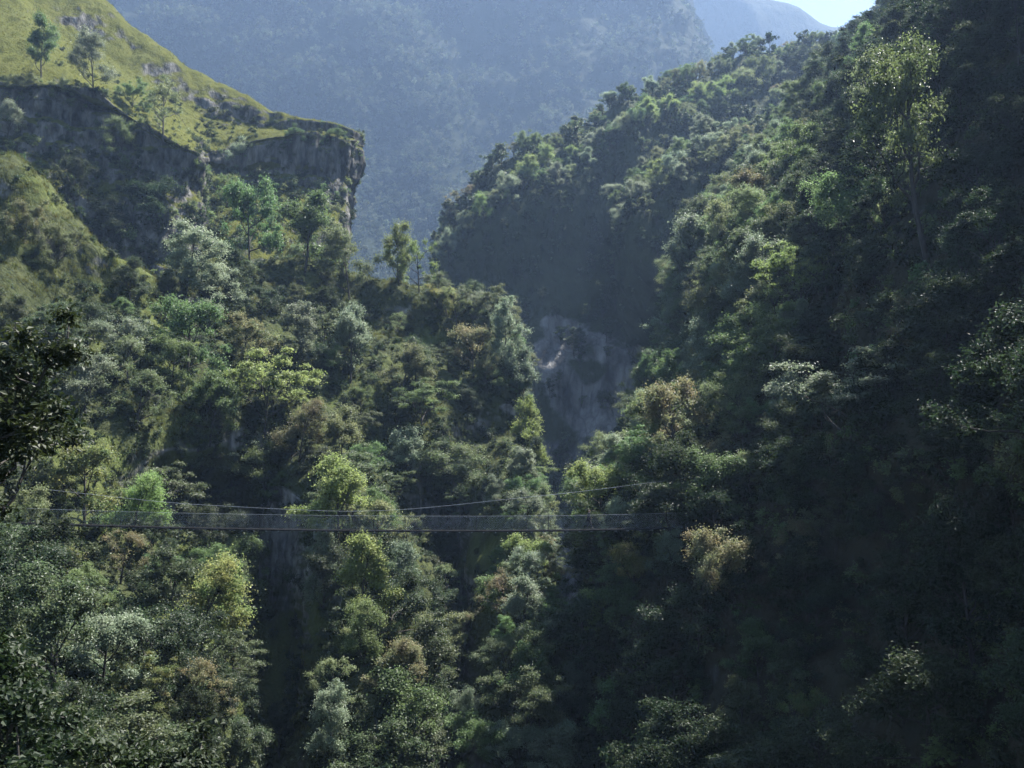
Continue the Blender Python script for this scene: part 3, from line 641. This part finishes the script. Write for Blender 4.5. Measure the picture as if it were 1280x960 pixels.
fill_coll = collection_of("fill wood", [joined("wood", PROTO[k]['raw'], c) for k, c in (('round1', 'green'), ('round2', 'far'), ('round3', 'farlight'), ('oval1', 'farlight'), ('oval2', 'dark'), ('layer', 'farlight'), ('low', 'far'), ('sparse', 'olive'))])  # darker leaf mix stands for shadowy gaps between the main crowns
lit_rim_coll = collection_of("rim wood", [joined("wood", PROTO[k]['raw'], c) for k, c in (('round1', 'green'), ('round2', 'olive'), ('round3', 'farlight'), ('oval1', 'pale'), ('oval2', 'green'), ('low', 'farlight'), ('sparse', 'olive'))])  # lighter leaf mix stands for sun on the upper right slope
shade_coll = collection_of("dark wood", [joined("wood", PROTO[k]['raw'], c) for k, c in (('round1', 'dark'), ('round2', 'dark'), ('oval1', 'dark'), ('round3', 'far'), ('layer', 'dark'))])  # darkest leaf colours only, shade painted into the foliage
sunlit_coll = collection_of("light wood", [joined("wood", PROTO[k]['raw'], c) for k, c in (('round1', 'pale'), ('round2', 'green'), ('round3', 'olive'), ('oval1', 'pale'), ('oval2', 'green'), ('layer', 'green'), ('low', 'olive'), ('sparse', 'russet'))])  # paler leaves paint sunlight onto crests, slope edge and leafy rib
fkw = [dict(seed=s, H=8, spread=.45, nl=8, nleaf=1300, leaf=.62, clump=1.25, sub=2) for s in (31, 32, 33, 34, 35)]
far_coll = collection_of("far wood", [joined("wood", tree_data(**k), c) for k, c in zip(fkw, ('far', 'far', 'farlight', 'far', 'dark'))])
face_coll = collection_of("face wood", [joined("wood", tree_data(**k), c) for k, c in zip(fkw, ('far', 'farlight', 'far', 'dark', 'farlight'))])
def tuft_mesh(s, m):
    v, q, t = tuft_data(s); return mesh_np("tuft", v, [q, t], [m])
G_dry = leafmat("dry grass", (.085, .088, .020), (.12, .112, .027), .45, .7, .5, .15)
G_grn = leafmat("green grass", (.070, .086, .018), (.10, .105, .024), .45, .7, .5, .15)
grass_coll = collection_of("tufts", [tuft_mesh(1, G_dry), tuft_mesh(2, G_grn), tuft_mesh(3, G_dry), tuft_mesh(4, G_grn)])

green_coll = collection_of("green tufts", [tuft_mesh(5, G_grn), tuft_mesh(6, G_grn), tuft_mesh(7, G_grn), tuft_mesh(8, G_dry)])
def points_on(key, n, accept=None, gap=0., avoid=0., minz=-1.):
    """random ground points of a landform, by area, with a minimum spacing"""
    G, nm = LAND[key]['G'], LAND[key]['n']
    a = np.linalg.norm(np.cross(G[1:, :-1]-G[:-1, :-1], G[:-1, 1:]-G[:-1, :-1]), axis=-1)
    cc = (G[1:, :-1]+G[:-1, :-1]+G[:-1, 1:]+G[1:, 1:])/4
    px, py = proj(cc); vis = (px > -220) & (px < 1500) & (py > -260) & (py < 1250) & (cc[..., 1] > 32)
    a = a*vis
    if accept is not None: a = a*accept(px, py, cc, nm[:-1, :-1])
    f = a.ravel()/a.sum(); q = rng.choice(len(f), n, p=f); i, j = np.divmod(q, a.shape[1])
    u, v = rng.random((2, n, 1))
    p = (G[i, j]*(1-u)*(1-v)+G[i+1, j]*u*(1-v)+G[i, j+1]*(1-u)*v+G[i+1, j+1]*u*v)
    nz = nm[i, j, 2]; p = p[nz > minz]
    if gap:
        cell, out = {}, []
        for t in p:
            k = tuple(np.floor(t/gap).astype(int)); ok = True
            for dx in (-1, 0, 1):
                for dy in (-1, 0, 1):
                    for dz in (-1, 0, 1):
                        for s in cell.get((k[0]+dx, k[1]+dy, k[2]+dz), ()):
                            if ((s-t)**2).sum() < gap*gap: ok = False; break
            if ok: cell.setdefault(k, []).append(t); out.append(t)
        p = np.array(out)
    return p
def box(px, py, x0, x1, y0, y1): return (px > x0) & (px < x1) & (py > y0) & (py < y1)
def edge(px, py, c, n):
    v = c/np.linalg.norm(c, axis=-1, keepdims=True); return np.abs((v*n).sum(-1))
# shaded gullies and bare banks on the near slope
def left_open(px, py, c, n):
    w = np.ones_like(px)
    w[box(px, py, 565, 630, 665, 1000)] = .15
    w[box(px, py, 195, 385, 640, 730)] = .15
    w[box(px, py, 305, 400, 720, 1000)] = .25
    w[(py < 350) & (px < 215)] = .25
    w[(edge(px, py, c, n) < .22) & (px > 590) & (py > 420)] *= .15
    w[box(px, py, 400, 560, 355, 385)] = .3
    return w
scatter("undergrowth", points_on('left', 9000, lambda px, py, c, n: left_open(px, py, c, n)*(120/np.clip(c[..., 1], 40, 400))**1.5, .75), shrub_coll, .5, 1.5, "shrubs covering the left slope, leaves darkened for shade")
scatter("woods", points_on('left', 340, lambda px, py, c, n: left_open(px, py, c, n)*(py > 380)*np.where(left_open(px, py, c, n) < .5, .3, 1), 4.5), fill_coll, .45, .9, "young trees filling the gaps on the left slope")
scatter("woods", points_on('left', 110, lambda px, py, c, n: box(px, py, 618, 712, 600, 1020)*1., 2.6), sunlit_coll, .38, .66, "sunlit trees crowding the leafy rib under the bridge")
scatter("undergrowth", points_on('right', 11000, lambda px, py, c, n: np.where((py > 850), .45, 1.), .9), dshrub_coll, .7, 2.0, "dark shrubs covering the right slope")
scatter("woods", points_on('right', 900, lambda px, py, c, n: (px > 1040)*np.where(py > 830, .3, 1.), 4.0), shade_coll, .6, 1.05, "deep shaded trees on the near part of the right slope")
scatter("woods", points_on('right', 750, lambda px, py, c, n: ((px <= 1040) & (py > 640))*np.where(py > 660, .35, 1.)*np.where((px < 830) & (py > 560), .05, 1), 4.0), wood_coll, .55, 1.0, "shaded trees below the bridge on the right slope")
scatter("woods", points_on('right', 900, lambda px, py, c, n: ((px <= 1010) & (py <= 640))*np.where(py > 660, .35, 1.)*np.where((px < 830) & (py > 540), .08, 1), 4.0), lit_rim_coll, .55, 1.0, "half sunlit trees filling the upper right slope")
scatter("woods", points_on('right', 160, lambda px, py, c, n: ((px > 1010) & (px <= 1040) & (py <= 640))*np.where(py > 660, .35, 1.)*np.where((px < 830) & (py > 560), .05, 1), 4.0), wood_coll, .55, 1.0, "shaded trees between the sunlit and the dark part of the right slope")
scatter("woods", points_on('ridge', 3800, lambda px, py, c, n: np.where(box(px, py, 670, 800, 360, 560), .05, 1.)*(py < 900)*(n[..., 2] < .5), 3.4), face_coll, .4, .72, "hazy shaded trees on the long ridge's steep face")
scatter("woods", points_on('ridge', 1800, lambda px, py, c, n: (n[..., 2] >= .5)*1., 4.0), far_coll, .7, 1.1, "hazy trees on top of the long ridge")
scatter("woods", points_on('right', 420, lambda px, py, c, n: (edge(px, py, c, n) < .3)*(px < 990)*(py < 960)*1., 3.4), sunlit_coll, .4, .7, "sunlit trees along the right slope's edge")
scatter("woods", points_on('ridge', 500, lambda px, py, c, n: (edge(px, py, c, n) < .3)*(n[..., 2] > .3)*(c[..., 1] < 420)*1., 4.0), sunlit_coll, .6, .95, "sunlit trees along the crest of the long ridge")
scatter("woods", points_on('rib', 240, lambda px, py, c, n: (edge(px, py, c, n) < .35)*(n[..., 2] > .3)*1., 4.0), sunlit_coll, .6, .95, "sunlit trees along the crest of the short inner ridge")
scatter("woods", points_on('rib', 1800, None, 3.6), face_coll, .5, .8, "hazy trees covering the short inner ridge")
fw = lambda px, py, c, n: np.clip((fbm(c*np.array([1, .5, 1]), 110, 4, 77) - np.where(py > 190, -.3, np.where(px < 520, -.15, .3)))*1.6+.5, .18, 1.)
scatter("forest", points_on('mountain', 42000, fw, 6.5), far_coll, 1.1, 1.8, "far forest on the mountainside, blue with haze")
scatter("grass", points_on('meadow', 12000, lambda px, py, c, n: (n[..., 2] > .45)*1.0), grass_coll, .35, .8, "dry yellow grass on the upper meadow")
scatter("undergrowth", points_on('meadow', 150, lambda px, py, c, n: np.where(box(px, py, 60, 235, 40, 150) & (np.abs(py-(30+.55*px)) < 34), 1.6, .5)*np.where((py < 165) & (px > 150) & (py < 20+.42*px), .02, 1)*np.where(py < 100-.1*px, .15, 1), 1.6), shrub_coll, .8, 2.0, "shrubs on the meadow and crags")
scatter("undergrowth", points_on('meadow', 1500, lambda px, py, c, n: ((py > 175+.12*px) & (px < 430))*1., 1.2), dshrub_coll, .9, 2.4, "dark shrubs in the hollow under the left crag")
scatter("undergrowth", points_on('meadow', 420, lambda px, py, c, n: ((n[..., 2] > .25) & (n[..., 2] < .72) & (py > 95+.16*px) & (py < 215) & (c[..., 1] < 262))*1., 1.0), shrub_coll, .5, 1.5, "shrubs growing along the lips of the crags")
scatter("undergrowth", points_on('meadow', 650, lambda px, py, c, n: ((n[..., 2] < .45) & (py > 100) & (py < 330) & (c[..., 1] < 262))*1., 1.1), dshrub_coll, .5, 1.5, "dark shrubs rooted in the crag faces")
scatter("grass", points_on('left', 14000, lambda px, py, c, n: ((py < 400) | (fbm(c, 16, 3, 5) > .35))*1.0), green_coll, .5, 1.1, "grass on the open banks of the left slope")

# ------------------------------------------------------------------ near tree whose branches reach into the left edge
NEARLEAF = leafmat("near leaves", (.012, .022, .007), (.028, .040, .011), .3, .55, .5, .2)
LEAF['near'] = NEARLEAF
def near_tree(px, py, Y, H, seed, label, **kw):
    b = P(px, py, Y); key = f"near{seed}"
    proto(key, seed=seed, H=H, leaf=.15, **kw)
    place_tree(key, b, PROTO[key]['H'], rng.random()*6.28, 'near', label, "dark trees close to the viewer")
near_tree(-62, 1000, 23, 12.8, 201, "close dark tree whose branches enter at the left edge", nleaf=17000, spread=.25, nl=13, clump=.8, base=.6)
near_tree(20, 1150, 21, 6.2, 202, "close dark bushy tree in the bottom left corner", nleaf=14000, spread=.42, nl=10, clump=.75, base=.15)
near_tree(165, 1190, 23, 5.4, 203, "close dark treetop rising from the bottom edge, right of the corner tree", nleaf=9000, spread=.4, nl=9, clump=.7, base=.2)

# ------------------------------------------------------------------ suspension footbridge
M_cable = plainmat("dark steel cable", (.022, .022, .022), .9, 0., .3, .1)
M_deck = plainmat("weathered deck boards", (.028, .024, .02), .95, 0., .3, .05)
M_net = plainmat("galvanised wire netting", (.42, .43, .44), .45, .4)
M_beam = plainmat("galvanised cross beam", (.26, .26, .26), .4, .3)
BY = 88.0
kx = np.array([-60, 10, 100, 200, 300, 400, 500, 600, 700, 800, 890]); ky = np.array([649., 652.5, 655.5, 658.5, 660.5, 662, 662.8, 663, 662.3, 660.5, 657])
Nn = 220
xs = np.linspace(-60, 866, Nn); ys = np.interp(xs, kx, ky); ys = np.convolve(np.pad(ys, 8, mode='reflect', reflect_type='odd'), np.ones(17)/17, 'valid')
line = np.array([P(x, y, BY) for x, y in zip(xs, ys)])
br = bpy.data.objects.new("suspension_bridge", None); COL.objects.link(br); org = line[Nn//2].copy(); br.location = org
tag(br, "long narrow suspension footbridge with wire net sides across the gorge", "bridge")
line = line-org; Wd = 1.25; Lx = line[-1, 0]-line[0, 0]
def at(x): return np.array([np.interp(x, line[:, 0], line[:, k]) for k in range(3)])
mb = MB(); x = line[0, 0]+.1
while x < line[-1, 0]-.1:
    c = at(x); mb.box(c+[0, 0, rng.normal()*.004], (.20, Wd-.08, .06), rng.normal()*.01); x += .215
link("deck", mb.mesh("deck", [M_deck]), br)
mb = MB()
for s in (-1, 1): mb.box((0, 0, 0), (0.001, .001, .001))
for s in (-1, 1):
    m2 = MB(); m2.tube(line+[0, s*(Wd/2+.03), -.06], .11, 6); link("deck_cable", m2.mesh("deck_cable", [M_cable]), br)
    m2 = MB(); m2.tube(line+[0, s*Wd/2, 1.25], .009, 6); link("handrail_cable", m2.mesh("handrail_cable", [M_net]), br)
    m2 = MB(); sp = .15; hh = 1.25; wr = .0018
    for dirn in (-1, 1):                       # diamond netting: slanted wires both ways
        for x in np.arange(line[0, 0]+.7, line[-1, 0]-.7, sp):
            a = at(x-dirn*hh*.35)+[0, s*Wd/2, -.05]; b = at(x+dirn*hh*.35)+[0, s*Wd/2, hh]
            m2.tube([a, b], wr, 3)
    link("netting", m2.mesh("netting", [M_net]), br)
x = line[0, 0]+.5
while x < line[-1, 0]-.3:
    m2 = MB(); c = at(x); m2.box(c+[0, 0, -.185], (.08, Wd+.3, .08)); link("cross_beam", m2.mesh("cross_beam", [M_beam]), br); x += 1.06
x = line[0, 0]+2
while x < line[-1, 0]-.3:
    for s in (-1, 1):
        m2 = MB(); c = at(x); m2.tube([c+[0, s*Wd/2, -.1], c+[0, s*Wd/2, 1.27]], .018, 5); link("post", m2.mesh("post", [M_cable]), br)
    x += 6.36
cx_ = [(60, 612), (205, 627.5), (290, 633), (380, 637.5), (440, 639), (500, 637), (560, 632), (620, 625.5), (720, 615), (800, 605), (862, 597)]
cc = np.array([P(a, b, BY+3.0) for a, b in cx_])-org; cc = cr(cc, 90)
m2 = MB(); m2.tube(cc, .013, 6); link("stay_cable", m2.mesh("stay_cable", [M_net]), br)

# ------------------------------------------------------------------ the walker
M_coat = plainmat("dark jacket", (.02, .022, .026), .8); M_trs = plainmat("dark trousers", (.016, .016, .02), .8)
M_skin = plainmat("skin", (.22, .125, .085), .5, 0, .1); M_hair = plainmat("dark hair", (.02, .015, .012), .5); M_shoe = plainmat("dark shoes", (.02, .018, .016), .6)
def skin_mesh(name, verts, edges, rad, mat, sub=2):
    me = bpy.data.meshes.new(name); me.from_pydata(verts, edges, []); me.update()
    o = bpy.data.objects.new(name, me); COL.objects.link(o)
    md = o.modifiers.new("skin", 'SKIN'); 
    for v, r in zip(me.skin_vertices[0].data, rad): v.radius = (r, r) if not isinstance(r, tuple) else r
    me.skin_vertices[0].data[0].use_root = True
    o.modifiers.new("sub", 'SUBSURF').levels = sub; o.modifiers["sub"].render_levels = sub
    dg = bpy.context.evaluated_depsgraph_get(); m3 = bpy.data.meshes.new_from_object(o.evaluated_get(dg))
    bpy.data.objects.remove(o); m3.name = name; m3.materials.clear(); m3.materials.append(mat)
    for p in m3.polygons: p.use_smooth = True
    return m3
# x = walking direction; joints of a mid-stride pose, 1.72 m tall
J = {'pelvis': (0, 0, .93), 'waist': (.015, 0, 1.10), 'chest': (.03, 0, 1.30), 'neck': (.035, 0, 1.46), 'head': (.06, 0, 1.58), 'crown': (.06, 0, 1.66),
     'hipL': (0, .09, .90), 'kneeL': (.20, .09, .52), 'ankL': (.27, .09, .10), 'toeL': (.43, .09, .05),
     'hipR': (0, -.09, .90), 'kneeR': (-.02, -.09, .49), 'ankR': (-.20, -.09, .14), 'toeR': (-.07, -.09, .04),
     'shL': (.03, .19, 1.40), 'elL': (-.09, .23, 1.14), 'wrL': (-.02, .22, .90), 'haL': (.02, .22, .82),
     'shR': (.03, -.19, 1.40), 'elR': (.05, -.23, 1.12), 'wrR': (.20, -.21, .95), 'haR': (.25, -.20, .88)}
def skel(names, edges, rad, dz=0):
    idx = {n: i for i, n in enumerate(names)}
    return [tuple(J[n]) for n in names], [(idx[a], idx[b]) for a, b in edges], rad
pr = bpy.data.objects.new("person", None); COL.objects.link(pr)
q = at(P(736, 660, BY)[0]-org[0])+org; pr.location = q+np.array([0, 0, .024]); pr.rotation_euler = (0, 0, 0)
tag(pr, "person in dark clothes walking mid-stride across the bridge deck", "person")
nm = ['pelvis', 'waist', 'chest', 'neck', 'head', 'crown', 'hipL', 'kneeL', 'ankL', 'toeL', 'hipR', 'kneeR', 'ankR', 'toeR', 'shL', 'elL', 'wrL', 'haL', 'shR', 'elR', 'wrR', 'haR']
ed = [('pelvis', 'waist'), ('waist', 'chest'), ('chest', 'neck'), ('neck', 'head'), ('head', 'crown'), ('pelvis', 'hipL'), ('hipL', 'kneeL'), ('kneeL', 'ankL'), ('ankL', 'toeL'), ('pelvis', 'hipR'), ('hipR', 'kneeR'), ('kneeR', 'ankR'), ('ankR', 'toeR'),
      ('chest', 'shL'), ('shL', 'elL'), ('elL', 'wrL'), ('wrL', 'haL'), ('chest', 'shR'), ('shR', 'elR'), ('elR', 'wrR'), ('wrR', 'haR')]
rd = [.13, .12, .13, .055, .10, .085, .085, .058, .04, .035, .085, .058, .04, .035, .06, .042, .03, .035, .06, .042, .03, .035]
body = link("body", skin_mesh("body", *skel(nm, ed, rd), M_skin), pr)
jn = ['chest', 'waist', 'pelvis', 'neck', 'shL', 'elL', 'wrL', 'shR', 'elR', 'wrR']
link("jacket", skin_mesh("jacket", *skel(jn, [('chest', 'waist'), ('waist', 'pelvis'), ('chest', 'neck'), ('chest', 'shL'), ('shL', 'elL'), ('elL', 'wrL'), ('chest', 'shR'), ('shR', 'elR'), ('elR', 'wrR')], [.155, .15, .16, .07, .08, .062, .05, .08, .062, .05]), M_coat), pr)
tn = ['pelvis', 'hipL', 'kneeL', 'ankL', 'hipR', 'kneeR', 'ankR']
link("trousers", skin_mesh("trousers", *skel(tn, [('pelvis', 'hipL'), ('hipL', 'kneeL'), ('kneeL', 'ankL'), ('pelvis', 'hipR'), ('hipR', 'kneeR'), ('kneeR', 'ankR')], [.145, .105, .078, .06, .105, .078, .06]), M_trs), pr)
for s in 'LR':
    link("shoe", skin_mesh("shoe", *skel(['ank'+s, 'toe'+s], [('ank'+s, 'toe'+s)], [.05, .045]), M_shoe), pr)
J['hb'] = (.03, 0, 1.60); J['ht'] = (.045, 0, 1.68)
link("hair", skin_mesh("hair", *skel(['hb', 'ht'], [('hb', 'ht')], [.118, .098]), M_hair), pr)

# ------------------------------------------------------------------ air
m, nt, out = newmat("haze air")
pv = N(nt, "ShaderNodeVolumePrincipled"); pv.inputs['Color'].default_value = (.27, .39, .60, 1); pv.inputs['Density'].default_value = HAZE_D if 'HAZE_D' in globals() else .0002; pv.inputs['Anisotropy'].default_value = .35
nt.links.new(pv.outputs[0], out.inputs['Volume'])
top = max(float(l['G'][..., 2].max()) for l in LAND.values())+25
mb = MB(); zb = min(-101., min(float(l['G'][..., 2].min()) for l in LAND.values()))-1.; mb.box((0, gs*.2, (top+zb)/2), (gs*2+60, gs*1.4+60, top-zb))
tag(link("haze", mb.mesh("haze", [m])), "thin blue haze filling the valley air", None, None, 'stuff')

# ------------------------------------------------------------------ light
SUN_AZ, SUN_EL = 50., 62.           # degrees to the right of the view direction; above the horizon
w = bpy.data.worlds.new("World"); sc.world = w; w.use_nodes = True
nt = w.node_tree; bg = nt.nodes["Background"]
sky = nt.nodes.new("ShaderNodeTexSky"); sky.sky_type = 'NISHITA'; sky.sun_disc = False
sky.sun_elevation = R(SUN_EL); sky.sun_rotation = R(SUN_AZ); sky.altitude = 1200; sky.dust_density = 1.6; sky.ozone_density = .4
nt.links.new(sky.outputs[0], bg.inputs[0]); bg.inputs[1].default_value = .05
sd = bpy.data.lights.new("sun", 'SUN'); sd.energy = 5.0; sd.angle = R(.5); sd.color = (1.0, .965, .92)
so = bpy.data.objects.new("sun", sd); COL.objects.link(so)
d = Vector((math.sin(R(SUN_AZ))*math.cos(R(SUN_EL)), math.cos(R(SUN_AZ))*math.cos(R(SUN_EL)), math.sin(R(SUN_EL))))
so.rotation_euler = d.to_track_quat('Z', 'Y').to_euler(); so.location = d*60

# ------------------------------------------------------------------ render settings
sc.render.engine = 'CYCLES'
sc.view_settings.view_transform = 'Standard'; sc.view_settings.look = 'None'; sc.view_settings.exposure = 2.4; sc.view_settings.gamma = 1.0
sc.cycles.use_denoising = True
sc.cycles.max_bounces = 6; sc.cycles.diffuse_bounces = 2; sc.cycles.glossy_bounces = 2; sc.cycles.transmission_bounces = 3; sc.cycles.volume_bounces = 1; sc.cycles.transparent_max_bounces = 8
sc.cycles.sample_clamp_indirect = 3.0; sc.cycles.sample_clamp_direct = 6.0
sc.cycles.use_adaptive_sampling = True; sc.cycles.adaptive_threshold = .02
